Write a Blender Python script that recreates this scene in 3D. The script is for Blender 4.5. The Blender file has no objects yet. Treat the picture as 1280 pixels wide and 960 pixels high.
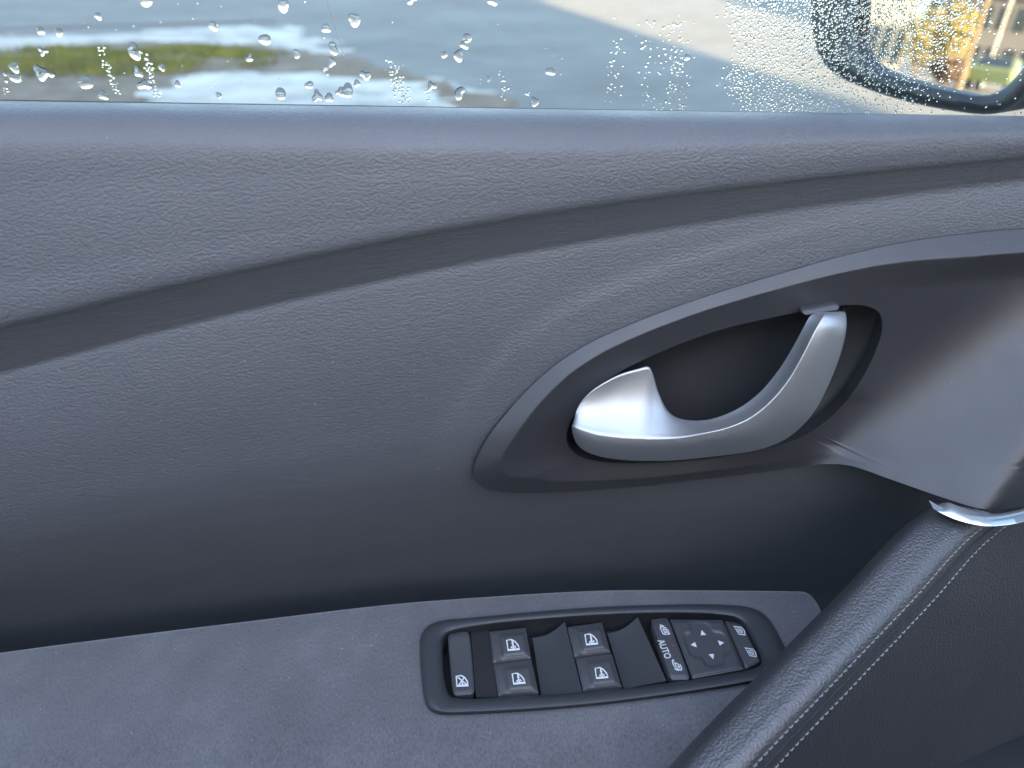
import bpy, bmesh, math, random
import numpy as np
from mathutils import Vector, Matrix
random.seed(4); np.random.seed(4)
sc = bpy.context.scene
C = sc.collection

# ------------------------------------------------------------------ camera, sky, sun, exposure
EYE = 1.25            # lens height above the road
PITCH = 30.0          # degrees below the horizon
FPX = 962.0           # focal length in pixels of the 1280 px wide photograph
cam_d = bpy.data.cameras.new('camera')
cam = bpy.data.objects.new('camera', cam_d); C.objects.link(cam)
cam.location = (0, 0, EYE); cam.rotation_euler = (math.radians(90 - PITCH), 0, 0)
cam_d.sensor_width = 36.0; cam_d.lens = FPX / 1280 * 36.0
cam_d.clip_start = 0.01; cam_d.clip_end = 1000
cam_d.dof.use_dof = True; cam_d.dof.focus_distance = 0.44; cam_d.dof.aperture_fstop = 6.5
sc.camera = cam

SUN_EL = 18.0
SUN_AZ = (0.183, -0.983)            # the sun stands on the passenger side, low
world = bpy.data.worlds.new('World'); sc.world = world; world.use_nodes = True
wn = world.node_tree
sky = wn.nodes.new('ShaderNodeTexSky'); sky.sky_type = 'NISHITA'; sky.sun_disc = False
sky.sun_elevation = math.radians(SUN_EL); sky.sun_rotation = math.atan2(SUN_AZ[0], SUN_AZ[1])
sky.air_density = 1.0; sky.dust_density = 1.4; sky.ozone_density = 1.0
bg = wn.nodes['Background']; bg.inputs['Strength'].default_value = 0.12
wn.links.new(sky.outputs[0], bg.inputs[0])
sd = bpy.data.lights.new('sun', 'SUN'); sd.energy = 5.0; sd.angle = math.radians(0.5); sd.color = (1.0, 0.76, 0.48)
so = bpy.data.objects.new('sun', sd); C.objects.link(so)
sdir = Vector((SUN_AZ[0], SUN_AZ[1], math.tan(math.radians(SUN_EL)))).normalized()
so.rotation_euler = sdir.to_track_quat('Z', 'Y').to_euler()
# soft fill lamp added overhead, standing in for daylight from above
ld = bpy.data.lights.new('added_overhead_fill', 'AREA'); ld.shape = 'RECTANGLE'; ld.size = 1.2; ld.size_y = .95; ld.energy = 1.7; ld.color = (.70, .78, 1.0)
lo_ = bpy.data.objects.new('added_overhead_fill', ld); C.objects.link(lo_); lo_.location = (-.12, -.02, EYE + .55); lo_.rotation_euler = (math.radians(-8), 0, 0)
vs = sc.view_settings
vs.view_transform = 'Standard'; vs.look = 'None'; vs.exposure = 2.75; vs.gamma = 1.0; vs.use_curve_mapping = False
sc.cycles.use_denoising = True
sc.cycles.max_bounces = 8; sc.cycles.diffuse_bounces = 3; sc.cycles.glossy_bounces = 4; sc.cycles.transmission_bounces = 5; sc.cycles.transparent_max_bounces = 10
sc.cycles.use_adaptive_sampling = True; sc.cycles.adaptive_threshold = .012; sc.cycles.sample_clamp_indirect = 4.0
sc.cycles.caustics_refractive = False; sc.cycles.caustics_reflective = False

# ------------------------------------------------------------------ geometry helpers
SP, CP = math.sin(math.radians(PITCH)), math.cos(math.radians(PITCH))
SK = 0.14             # the door runs slightly away from the lens towards the front of the car
def ray(px, py):
    u = (px - 640) / FPX; v = (480 - py) / FPX
    return np.array((u, SP * v + CP, CP * v - SP))
def PD(px, py, D):    # a point on the upright door plane y = D + SK x
    w = ray(px, py); t = D / (w[1] - SK * w[0])
    return w * t + np.array((0, 0, EYE))
def PZ(px, py, z):    # a point at height z below the lens
    w = ray(px, py); t = z / w[2]
    return w * t + np.array((0, 0, EYE))
def PG(px, py): return PZ(px, py, -EYE)
def pchip(xs, ys):
    xs = np.asarray(xs, float); ys = np.asarray(ys, float)
    h = np.diff(xs); d = np.diff(ys) / h
    m = np.zeros_like(ys); m[0] = d[0]; m[-1] = d[-1]
    for i in range(1, len(xs) - 1):
        if d[i-1] * d[i] > 0:
            w1 = 2 * h[i] + h[i-1]; w2 = h[i] + 2 * h[i-1]
            m[i] = (w1 + w2) / (w1 / d[i-1] + w2 / d[i])
    def f(x):
        x = np.asarray(x, float)
        i = np.clip(np.searchsorted(xs, x) - 1, 0, len(xs) - 2)
        t = (x - xs[i]) / h[i]
        r = ((1 + 2*t) * (1-t)**2) * ys[i] + t * (1-t)**2 * h[i] * m[i] + t*t*(3-2*t) * ys[i+1] + t*t*(t-1) * h[i] * m[i+1]
        r = np.where(x < xs[0], ys[0] + (x - xs[0]) * m[0], r)
        r = np.where(x > xs[-1], ys[-1] + (x - xs[-1]) * m[-1], r)
        return r
    return f
def smooth(a, b, x):
    t = np.clip((np.asarray(x, float) - a) / (b - a), 0, 1); return t * t * (3 - 2 * t)
def catmull(P, n, closed=False):
    P = np.asarray(P, float); out = []; N = len(P)
    segs = N if closed else N - 1
    for i in range(segs):
        p1 = P[i % N]; p2 = P[(i+1) % N]
        if closed: p0 = P[(i-1) % N]; p3 = P[(i+2) % N]
        else:
            p0 = P[i-1] if i > 0 else 2 * p1 - p2
            p3 = P[i+2] if i + 2 < N else 2 * p2 - p1
        # centripetal knots keep the curve from overshooting at uneven spacing
        t0 = 0; t1 = t0 + max(np.linalg.norm(p1-p0), 1e-9)**.5; t2 = t1 + max(np.linalg.norm(p2-p1), 1e-9)**.5; t3 = t2 + max(np.linalg.norm(p3-p2), 1e-9)**.5
        for k in range(n):
            t = t1 + (t2 - t1) * k / n
            A1 = (t1-t)/(t1-t0)*p0 + (t-t0)/(t1-t0)*p1; A2 = (t2-t)/(t2-t1)*p1 + (t-t1)/(t2-t1)*p2; A3 = (t3-t)/(t3-t2)*p2 + (t-t2)/(t3-t2)*p3
            B1 = (t2-t)/(t2-t0)*A1 + (t-t0)/(t2-t0)*A2; B2 = (t3-t)/(t3-t1)*A2 + (t-t1)/(t3-t1)*A3
            out.append((t2-t)/(t2-t1)*B1 + (t-t1)/(t2-t1)*B2)
    if not closed: out.append(P[-1])
    return np.array(out)
def resample(P, n, closed=False):
    P = np.asarray(P, float); Q = np.vstack([P, P[:1]]) if closed else P
    s = np.concatenate([[0], np.cumsum(np.linalg.norm(np.diff(Q, axis=0), axis=1))])
    t = np.linspace(0, s[-1], n + 1)[:-1] if closed else np.linspace(0, s[-1], n)
    return np.stack([np.interp(t, s, Q[:, k]) for k in range(Q.shape[1])], axis=1)
def poly_dist(pts, poly):
    """signed distance in the units given: positive outside, negative inside"""
    pts = np.atleast_2d(pts).astype(float); A = np.asarray(poly, float); B = np.roll(A, -1, axis=0)
    best = np.full(len(pts), 1e18); ins = np.zeros(len(pts), bool)
    for a, b in zip(A, B):
        e = b - a; w = pts - a
        t = np.clip((w @ e) / max(e @ e, 1e-12), 0, 1)
        best = np.minimum(best, ((w - t[:, None] * e)**2).sum(1))
        c = ((a[1] <= pts[:, 1]) != (b[1] <= pts[:, 1]))
        if abs(b[1] - a[1]) > 1e-12:
            ins ^= c & (pts[:, 0] < a[0] + (pts[:, 1] - a[1]) / (b[1] - a[1]) * e[0])
    return np.where(ins, -1, 1) * np.sqrt(best)

def mesh_obj(name, V, F, mat, parent=None, smooth_shade=True, sharp=None):
    me = bpy.data.meshes.new(name); me.from_pydata([tuple(map(float, v)) for v in V], [], [tuple(map(int, f)) for f in F]); me.validate()
    bm = bmesh.new(); bm.from_mesh(me); bmesh.ops.recalc_face_normals(bm, faces=bm.faces); bm.to_mesh(me); bm.free()
    if smooth_shade:
        me.polygons.foreach_set('use_smooth', [True] * len(me.polygons))
        if sharp: me.set_sharp_from_angle(angle=math.radians(sharp))
    o = bpy.data.objects.new(name, me); C.objects.link(o)
    if mat: me.materials.append(mat)
    if parent: attach(o, parent)
    return o
def attach(o, parent):
    o.parent = parent
    root = parent
    while root.parent: root = root.parent
    o.matrix_parent_inverse = Matrix.Translation(-root.location) if parent == root else Matrix.Identity(4)
def grid_faces(n, m, wrap_m=False, off=0):
    F = []
    for i in range(n - 1):
        for j in range(m if wrap_m else m - 1):
            k = (j + 1) % m
            F.append((off + i*m + j, off + i*m + k, off + (i+1)*m + k, off + (i+1)*m + j))
    return F
def grid_obj(name, G, mat, parent=None, wrap=False, sharp=None, cap=False):
    G = np.asarray(G); n, m = G.shape[:2]
    F = grid_faces(n, m, wrap)
    if cap: F.append(tuple(range(m))); F.append(tuple((n-1)*m + k for k in range(m)))
    return mesh_obj(name, G.reshape(-1, 3), F, mat, parent, True, sharp)
def bevel(o, w, seg=3, ang=30):
    m = o.modifiers.new('bevel', 'BEVEL'); m.width = w; m.segments = seg; m.limit_method = 'ANGLE'; m.angle_limit = math.radians(ang)
    m.harden_normals = False
    return o
def prism(name, top, depth, mat, parent=None, bev=0, seg=3):
    """an upright prism under a 3-D outline"""
    T = np.asarray(top); n = len(T); B = T - np.array((0, 0, depth))
    F = [tuple(range(n)), tuple(range(n, 2*n))] + [(i, (i+1) % n, n + (i+1) % n, n + i) for i in range(n)]
    o = mesh_obj(name, np.vstack([T, B]), F, mat, parent, True, 35)
    if bev: bevel(o, bev, seg)
    return o
def tag(o, label=None, cat=None, group=None, kind=None):
    if label: o['label'] = label
    if cat: o['category'] = cat
    if group: o['group'] = group
    if kind: o['kind'] = kind
    return o
def empty(name, loc):
    o = bpy.data.objects.new(name, None); o.empty_display_size = .1; C.objects.link(o); o.location = loc; return o
def box_vf(lo, hi):
    V = [(x, y, z) for x in (lo[0], hi[0]) for y in (lo[1], hi[1]) for z in (lo[2], hi[2])]
    F = [(0,1,3,2), (4,6,7,5), (0,4,5,1), (2,3,7,6), (0,2,6,4), (1,5,7,3)]
    return V, F
class MB:
    def __init__(s): s.V = []; s.F = []
    def add(s, V, F):
        o = len(s.V); s.V += [tuple(map(float, v)) for v in V]; s.F += [tuple(i + o for i in f) for f in F]; return s
    def box(s, lo, hi): return s.add(*box_vf(lo, hi))
    def tube(s, pts, rad, n=8):
        pts = [Vector(p) for p in pts]; V = []; m = len(pts)
        for i, p in enumerate(pts):
            d = (pts[min(i+1, m-1)] - pts[max(i-1, 0)]).normalized()
            a = d.orthogonal().normalized(); b = d.cross(a); r = rad[i] if hasattr(rad, '__len__') else rad
            V += [p + (a * math.cos(t) + b * math.sin(t)) * r for t in [2*math.pi*k/n for k in range(n)]]
        F = grid_faces(m, n, True) + [tuple(range(n)), tuple((m-1)*n + k for k in range(n))]
        return s.add(V, F)
    def build(s, name, mat, parent=None, sm=True, sharp=35): return mesh_obj(name, s.V, s.F, mat, parent, sm, sharp)

# ------------------------------------------------------------------ materials
def M(name, col=(.5,.5,.5), rough=.5, metal=0, spec=.5, **k):
    m = bpy.data.materials.new(name); m.use_nodes = True
    p = m.node_tree.nodes['Principled BSDF']
    p.inputs['Base Color'].default_value = (*col, 1); p.inputs['Roughness'].default_value = rough
    p.inputs['Metallic'].default_value = metal; p.inputs['Specular IOR Level'].default_value = spec
    for a, b in k.items(): p.inputs[a].default_value = b
    return m
def nd(m, t, **k):
    n = m.node_tree.nodes.new(t)
    for a, b in k.items(): setattr(n, a, b)
    return n
def lk(m, a, b): m.node_tree.links.new(a, b)
def coords(m, scale=(1,1,1), rot=(0,0,0)):
    t = nd(m, 'ShaderNodeTexCoord'); mp = nd(m, 'ShaderNodeMapping')
    mp.inputs['Scale'].default_value = scale; mp.inputs['Rotation'].default_value = rot
    lk(m, t.outputs['Object'], mp.inputs['Vector']); return mp.outputs[0]
def noise(m, vec, scale, detail=3, rough=.5):
    n = nd(m, 'ShaderNodeTexNoise'); n.inputs['Scale'].default_value = scale; n.inputs['Detail'].default_value = detail; n.inputs['Roughness'].default_value = rough
    lk(m, vec, n.inputs['Vector']); return n.outputs['Fac']
def ramp(m, fac, stops):
    r = nd(m, 'ShaderNodeValToRGB'); e = r.color_ramp.elements
    while len(e) < len(stops): e.new(.5)
    for x, (p, c) in zip(e, stops): x.position = p; x.color = (*c, 1)
    lk(m, fac, r.inputs[0]); return r.outputs[0]
def maprange(m, fac, a, b, c, d):
    r = nd(m, 'ShaderNodeMapRange'); r.inputs[1].default_value = a; r.inputs[2].default_value = b; r.inputs[3].default_value = c; r.inputs[4].default_value = d
    lk(m, fac, r.inputs[0]); return r.outputs[0]
def bump(m, h, strength, dist, prev=None):
    b = nd(m, 'ShaderNodeBump'); b.inputs['Strength'].default_value = strength; b.inputs['Distance'].default_value = dist
    lk(m, h, b.inputs['Height'])
    if prev: lk(m, prev, b.inputs['Normal'])
    return b.outputs[0]
def bsdf(m): return m.node_tree.nodes['Principled BSDF']
def grain(name, col, rough, cell, depth, spec=.4, stretch=(.75, 1, 1.15), var=.12, strength=.6):
    """soft-touch moulding with an embossed leather grain of cells about `cell` metres across"""
    m = M(name, col, rough, spec=spec); s = 1 / cell
    v = coords(m, stretch)
    wob = nd(m, 'ShaderNodeTexNoise'); wob.inputs['Scale'].default_value = s * .8; wob.inputs['Detail'].default_value = 1
    lk(m, v, wob.inputs['Vector'])
    mx = nd(m, 'ShaderNodeVectorMath', operation='MULTIPLY_ADD'); mx.inputs[1].default_value = (cell * .35,) * 3
    lk(m, wob.outputs['Color'], mx.inputs[0]); lk(m, v, mx.inputs[2])
    vo = nd(m, 'ShaderNodeTexVoronoi', feature='F1'); vo.inputs['Scale'].default_value = s
    lk(m, mx.outputs[0], vo.inputs['Vector'])
    inv = maprange(m, vo.outputs['Distance'], 0, .9, 1, 0)
    fine = noise(m, v, s * 1.7, 1)
    b1 = bump(m, inv, strength, depth); b2 = bump(m, fine, strength * .3, depth * .25, b1)
    lk(m, b2, bsdf(m).inputs['Normal'])
    big = noise(m, v, 9, 4)
    c = nd(m, 'ShaderNodeMix', data_type='RGBA'); c.inputs['A'].default_value = (*[x * (1 - var) for x in col], 1); c.inputs['B'].default_value = (*[x * (1 + var) for x in col], 1)
    lk(m, big, c.inputs['Factor'])
    c2 = nd(m, 'ShaderNodeMix', data_type='RGBA'); c2.inputs['B'].default_value = (.30, .30, .31, 1); lk(m, c.outputs['Result'], c2.inputs['A'])
    lk(m, maprange(m, noise(m, coords(m), 620, 1), .785, .82, 0, .5), c2.inputs['Factor']); lk(m, c2.outputs['Result'], bsdf(m).inputs['Base Color'])
    r2 = maprange(m, noise(m, v, 30, 4), .3, .7, rough - .05, rough + .05); lk(m, r2, bsdf(m).inputs['Roughness'])
    return m
def plastic(name, col, rough, spec=.5, fine=.00006):
    """fine spark-eroded moulded plastic with a little dust"""
    m = M(name, col, rough, spec=spec); v = coords(m)
    lk(m, bump(m, noise(m, v, 1600, 2), .35, fine), bsdf(m).inputs['Normal'])
    lk(m, maprange(m, noise(m, v, 60, 5), .3, .7, rough - .025, rough + .03), bsdf(m).inputs['Roughness'])
    d = noise(m, v, 900, 1)
    dust = maprange(m, d, .74, .80, 0, .55); broad = maprange(m, noise(m, v, 14, 2), .45, .75, 0, 1)
    mu = nd(m, 'ShaderNodeMath', operation='MULTIPLY'); lk(m, dust, mu.inputs[0]); lk(m, broad, mu.inputs[1])
    c = nd(m, 'ShaderNodeMix', data_type='RGBA'); c.inputs['A'].default_value = (*col, 1); c.inputs['B'].default_value = (.3, .3, .3, 1)
    lk(m, mu.outputs[0], c.inputs['Factor']); lk(m, c.outputs['Result'], bsdf(m).inputs['Base Color'])
    return m
MT = {}
MT['trim'] = grain('soft_grained_trim', (.074, .076, .085), .50, .00122, .00050, spec=.55, stretch=(.66, 1, 1.05), strength=.48)
MT['leather'] = grain('black_leather', (.036, .036, .040), .38, .0012, .0005, spec=.9, stretch=(1, 1, 1))
MT['satin'] = plastic('satin_black_plastic', (.022, .022, .025), .50, spec=.75)
MT['matt'] = plastic('matt_black_plastic', (.012, .012, .014), .55, spec=.35)
MT['switch'] = plastic('switch_plastic', (.044, .045, .049), .45, spec=.5)
MT['plate'] = plastic('switch_plate_plastic', (.030, .032, .036), .42, spec=.4)
MT['white'] = M('white_print', (.50, .51, .52), .6)
MT['led'] = M('red_indicator', (.35, .03, .07), .3)
MT['thread'] = M('pale_grey_thread', (.30, .31, .32), .8)
MT['chrome'] = M('satin_chrome', (.74, .75, .76), .30, metal=1)
MT['alu'] = M('satin_silver_paint', (.42, .43, .44), .50, metal=.9)
_v = coords(MT['alu']); lk(MT['alu'], bump(MT['alu'], noise(MT['alu'], _v, 2200, 2), .12, .00004), bsdf(MT['alu']).inputs['Normal'])
# suede-like armrest cloth
m = MT['cloth'] = M('brushed_grey_cloth', (.085, .083, .088), .9, spec=.15)
v = coords(m)
col = ramp(m, noise(m, v, 24, 5, .6), [(.3, (.074, .073, .080)), (.55, (.088, .087, .095)), (.75, (.114, .112, .121))])
fuzz = noise(m, coords(m, (1, .35, 1)), 1500, 2, .7)
mixc = nd(m, 'ShaderNodeMix', data_type='RGBA', blend_type='MULTIPLY'); mixc.inputs['Factor'].default_value = .7
lk(m, col, mixc.inputs['A']); lk(m, ramp(m, fuzz, [(.3, (.55,)*3), (.7, (1.4,)*3)]), mixc.inputs['B'])
lint = maprange(m, noise(m, v, 700, 1), .77, .82, 0, .8)
mixl = nd(m, 'ShaderNodeMix', data_type='RGBA'); lk(m, lint, mixl.inputs['Factor']); lk(m, mixc.outputs['Result'], mixl.inputs['A']); mixl.inputs['B'].default_value = (.35, .35, .36, 1)
lk(m, mixl.outputs['Result'], bsdf(m).inputs['Base Color'])
lk(m, bump(m, fuzz, .6, .0005), bsdf(m).inputs['Normal'])
bsdf(m).inputs['Sheen Weight'].default_value = .35; bsdf(m).inputs['Sheen Roughness'].default_value = .5
# thin clear pane
m = MT['pane'] = bpy.data.materials.new('window_glass'); m.use_nodes = True; nt = m.node_tree; nt.nodes.remove(bsdf(m))
tr = nd(m, 'ShaderNodeBsdfTransparent'); tr.inputs[0].default_value = (.93, .96, .95, 1); gl = nd(m, 'ShaderNodeBsdfGlossy'); gl.inputs['Roughness'].default_value = .02
fr = nd(m, 'ShaderNodeFresnel'); fr.inputs[0].default_value = 1.3; ms = nd(m, 'ShaderNodeMixShader')
lk(m, fr.outputs[0], ms.inputs[0]); lk(m, tr.outputs[0], ms.inputs[1]); lk(m, gl.outputs[0], ms.inputs[2]); lk(m, ms.outputs[0], nt.nodes['Material Output'].inputs[0])
m = MT['water'] = bpy.data.materials.new('water_drop'); m.use_nodes = True; nt = m.node_tree; nt.nodes.remove(bsdf(m))
g = nd(m, 'ShaderNodeBsdfGlass'); g.inputs['IOR'].default_value = 1.33; g.inputs['Roughness'].default_value = 0
lk(m, g.outputs[0], nt.nodes['Material Output'].inputs[0])
MT['mirror'] = M('mirror_silver', (.92, .93, .93), .0, metal=1)
MT['mirror_shell'] = plastic('black_mirror_shell', (.055, .058, .062), .4)
# outdoors
m = MT['asphalt'] = M('damp_asphalt', (.2,.2,.2), .6); v = coords(m)
lk(m, ramp(m, noise(m, v, 1.6, 8, .7), [(.3, (.135, .127, .116)), (.55, (.175, .166, .152)), (.75, (.225, .213, .196))]), bsdf(m).inputs['Base Color'])
lk(m, maprange(m, noise(m, v, .35, 4), .35, .65, .6, .75), bsdf(m).inputs['Roughness'])
lk(m, bump(m, noise(m, v, 60, 3), .4, .004), bsdf(m).inputs['Normal'])
m = MT['soil'] = M('wet_soil', (.12,.09,.07), .8); v = coords(m)
lk(m, ramp(m, noise(m, v, 3, 6, .65), [(.3, (.11, .075, .045)), (.5, (.19, .135, .09)), (.7, (.27, .215, .16))]), bsdf(m).inputs['Base Color'])
m = MT['snow'] = M('melting_snow', (.8,.8,.8), .55); v = coords(m)
lk(m, ramp(m, noise(m, v, 2.2, 6, .6), [(.3, (.24, .22, .19)), (.45, (.44, .41, .36)), (.62, (.60, .57, .51))]), bsdf(m).inputs['Base Color'])
lk(m, bump(m, noise(m, v, 12, 5), .5, .03), bsdf(m).inputs['Normal'])
m = MT['grass'] = M('winter_grass', (.1,.13,.04), .7); v = coords(m)
lk(m, ramp(m, noise(m, v, 2.4, 5, .65), [(.3, (.14, .115, .06)), (.48, (.16, .17, .04)), (.62, (.26, .26, .05)), (.8, (.33, .30, .12))]), bsdf(m).inputs['Base Color'])
MT['kerb'] = M('concrete_kerb', (.15, .15, .155), .8)
MT['render_wall'] = M('pale_rendered_wall', (.17, .155, .145), .8); MT['white_wall'] = M('white_rendered_wall', (.36, .34, .30), .8)
MT['roof'] = M('grey_roof', (.16, .16, .17), .6); MT['dark_glass'] = M('dark_window_glass', (.03, .04, .05), .08)
MT['bark'] = M('tree_bark', (.20, .14, .07), .8); MT['yellow_leaf'] = M('yellow_leaves', (.25, .20, .06), .6); MT['brown_leaf'] = M('brown_twigs', (.15, .09, .055), .7)
MT['green_car'] = M('yellow_green_paint', (.17, .20, .075), .3); MT['blue_car'] = M('blue_grey_paint', (.10, .15, .20), .25); MT['white_paint'] = M('white_paint', (.45, .45, .44), .4)
MT['tyre'] = M('tyre_rubber', (.02, .02, .02), .8)

# ------------------------------------------------------------------ outside: ground
def sheet(name, pts, mat, z):
    o = mesh_obj(name, [(x, y, z) for x, y in pts], [tuple(range(len(pts)))], mat, None, False); return o
tag(sheet('road', [(-150,-150), (150,-150), (150,150), (-150,150)], MT['asphalt'], 0), kind='structure')
from mathutils import noise as mnoise
def mound(name, pxpoly, h, mat, res=.06, ragged=.25, edge=.5, nz=1.3, base=.004, lump=.5):
    poly = np.array([PG(*p)[:2] for p in pxpoly]); lo = poly.min(0) - .4; hi = poly.max(0) + .4
    nx = int((hi[0]-lo[0]) / res) + 2; ny = int((hi[1]-lo[1]) / res) + 2
    X, Y = np.meshgrid(np.linspace(lo[0], hi[0], nx), np.linspace(lo[1], hi[1], ny), indexing='ij')
    P = np.stack([X.ravel(), Y.ravel()], 1); d = poly_dist(P, poly)
    n1 = np.array([mnoise.fractal(Vector((x*nz, y*nz, 3.1)), 1.0, 2.0, 5) for x, y in P])
    d = d + ragged * n1
    z = h * smooth(0, edge, -d) * (1 + lump * n1) + base
    keep = (d < .02).reshape(nx, ny); F = [f for f, (i, j) in zip(grid_faces(nx, ny), [(i, j) for i in range(nx-1) for j in range(ny-1)]) if keep[i:i+2, j:j+2].any()]
    z = np.where(d > 0, base - .02, z)
    used = sorted({i for f in F for i in f}); mp = {k: i for i, k in enumerate(used)}
    return mesh_obj(name, [(P[k,0], P[k,1], z[k]) for k in used], [tuple(mp[i] for i in f) for f in F], mat)
VERGE = [(-420, 52), (-100, 44), (150, 44), (330, 50), (440, 72), (520, 92), (620, 118), (680, 150), (600, 185), (-420, 175)]
tag(mound('verge', VERGE, .03, MT['soil'], res=.09, edge=.3), kind='structure')
tag(mound('snow', [(-420, 62), (-100, 50), (0, 46), (130, 44), (260, 34), (350, 33), (400, 48), (425, 70), (415, 88), (370, 86), (360, 72), (270, 62), (160, 60), (60, 66), (-100, 76), (-420, 84)], .08, MT['snow'], base=.008, ragged=.5, nz=1.9, edge=1.1), 'long white bank of melting snow along the road edge', 'snow', kind='stuff')
tag(mound('snow', [(135, 122), (160, 108), (200, 94), (300, 88), (420, 90), (470, 96), (560, 104), (605, 117), (640, 140), (600, 160), (150, 160), (120, 140)], .08, MT['snow'], base=.008, ragged=.4, nz=2.1, edge=1.0), 'broad white snow patch at the foot of the verge', 'snow', kind='stuff')
# grass: blades standing in tufts on the verge
gp = np.array([PG(*p)[:2] for p in [(-420, 80), (0, 68), (110, 64), (260, 62), (335, 72), (345, 84), (270, 90), (180, 96), (120, 100), (0, 92), (-420, 112)]])
gV, gF = [], []
lo, hi = gp.min(0), gp.max(0)
pts = np.random.rand(60000, 2) * (hi - lo) + lo; pts = pts[poly_dist(pts, gp) < .35 * np.random.rand(60000) - .1]
keepn = np.array([mnoise.noise(Vector((x*1.1, y*1.6, 7))) for x, y in pts]) + .35 * np.random.rand(len(pts)) > -.05
for x, y in pts[keepn][:14000]:
    a = random.random() * 6.28; h = random.uniform(.03, .10); w = random.uniform(.006, .012); lx, ly = random.gauss(0, .035), random.gauss(0, .035)
    k = len(gV); gV += [(x - w*math.cos(a), y - w*math.sin(a), .02), (x + w*math.cos(a), y + w*math.sin(a), .02), (x + lx, y + ly, .03 + h)]; gF.append((k, k+1, k+2))
k = mesh_obj('grass', gV, gF, MT['grass'], None, False); tag(k, 'short yellow green winter grass on the verge', 'grass', kind='stuff')
# low kerb behind the snow
a, b = PG(-300, 46), PG(345, 27); d = (b - a) / np.linalg.norm(b - a); n_ = np.array((-d[1], d[0], 0))
mb = MB(); nseg = 14
kerb = None
for i in range(nseg):
    p = a + (b - a) * (i / nseg) + d * .006; q = a + (b - a) * ((i + 1) / nseg) - d * .006
    Q = [p, q, q + n_ * .13, p + n_ * .13]; V = [tuple(t[:2]) + (-.02,) for t in Q] + [tuple(t[:2]) + (.022,) for t in Q]
    o = mesh_obj('kerb' if kerb is None else 'kerb_stone', V, [(0,1,2,3), (4,5,6,7), (0,1,5,4), (1,2,6,5), (2,3,7,6), (3,0,4,7)], MT['kerb'], kerb, False)
    if kerb is None: kerb = tag(o, kind='structure')
# two unseen blocks added to shade the car, with a gap for the sun
def block(name, x0, x1, y0, y1, h, wall, label, floors=5):
    e = empty(name, ((x0+x1)/2, y1, 0)); mesh_obj('wall', *box_vf((x0, y0, 0), (x1, y1, h)), wall, e, False)
    mesh_obj('roof', *box_vf((x0 - .3, y0 - .3, h + .002), (x1 + .3, y1 + .3, h + .4)), MT['roof'], e, False)
    wv, wf = box_vf((-.7, -.03, -.8), (.7, .03, .8)); first = None
    for f in range(floors):
        for k in range(int((x1 - x0) / 3.4)):
            p = (x0 + 1.7 + k * 3.4, y1 + .01, (f + .55) * h / floors)
            if first is None: first = o = mesh_obj('window', wv, wf, MT['dark_glass'], e, False)
            else: o = first.copy(); C.objects.link(o)
            o.location = p
    tag(e, label, 'building')
block('added_shade_block', -9, 10.0, -42, -30, 17.0, MT['render_wall'], 'unseen pale block added across the street to shade the car')
block('added_shade_block', 15.2, 40, -42, -30, 17.0, MT['render_wall'], 'second unseen pale block added for shade beyond the sunlit gap')

# ------------------------------------------------------------------ the door
door = empty('car_door', (0.0, .36, EYE - .9)); tag(door, 'black car door seen from inside with silver handle and window switches', 'car door')

# pixel feature lines of the trim, from the window sill down
sil = pchip([-400, 0, 640, 1280, 1700], [119, 126, 135.5, 145, 151])
band_t = pchip([-400, 0, 280, 640, 960, 1280, 1700], [505, 408, 342, 272, 228, 195, 155])
band_b = pchip([-400, 0, 280, 640, 960, 1280, 1700], [568, 464, 392, 316, 264, 222, 180])
arm_r = pchip([-400, 0, 280, 560, 800, 1020, 1280, 1700], [872, 812, 776, 745, 733, 737, 748, 770])
# handle surround: outer edge and the opening of the finger bowl
OUT = np.array([(592,592),(596,574),(610,547),(632,518),(660,487),(692,458),(735,430),(790,405),(850,382),(910,362),(980,341),(1050,321),(1120,305),(1200,293),(1280,286),(1380,282),(1480,284),(1560,300),(1600,345),(1590,400),(1560,470),(1510,540),(1430,596),(1350,621),(1295,630),(1262,635),(1240,637),(1222,635),(1170,619),(1110,598),(1062,582),(1030,580),(990,585),(940,592),(870,600),(790,609),(720,614),(660,616.5),(620,614),(600,607)])
OUTC = resample(catmull(OUT, 8, True), 640, True)
HOLE = np.array([(708,546),(712,560),(724,570),(750,577),(800,579),(850,577),(900,571),(950,562),(1000,547),(1040,520),(1072,482),(1094,440),(1103,408),(1098,390),(1080,382),(1050,382),(1010,388),(960,398),(905,411),(855,428),(810,447),(770,468),(738,494),(716,522)])
HOLEC = catmull(HOLE, 10, True)
D_SURF = None
def trim_profile(px):
    s, bt, bb, ar = float(sil(px)), float(band_t(px)), float(band_b(px)), float(arm_r(px))
    k = .00017 * (bb - bt); top = .3700; low = top + k
    f = min(1.0, (bt - 8 - s) / 110.0); e = s + 54 * f; rem = max(bt - 10 - e, 4); sh = .00008 * rem + top
    rows = [s, s+7*f, s+18*f, s+34*f, e]; Ds = [sh + .0378, sh + .0228, sh + .0128, sh + .0053, sh]
    for a in (.25, .5, .75): rows.append(e * (1-a) + (bt-6) * a); Ds.append(sh * (1-a) + top * a - .0008 * math.sin(math.pi * a))
    rows += [bt-5, bt, bt+5, bb-4, bb+2]; Ds += [top, top+.0004, top+.0016, low-.0006, low]
    for x in (.03, .06, .12, .2, .28, .36, .44, .52, .6, .68, .76, .84, .92, 1.0, 1.15):
        rows.append(bb + 2 + x * (ar - bb - 2)); Ds.append(low - .045 * x + .0363 * x * x + (.22 * (x - .52)**2 if x > .52 else 0))
    for i in range(1, len(rows)): rows[i] = max(rows[i], rows[i-1] + .6)
    return rows, Ds
cols = np.arange(-300, 1640, 8.0)
NR = 230
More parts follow.
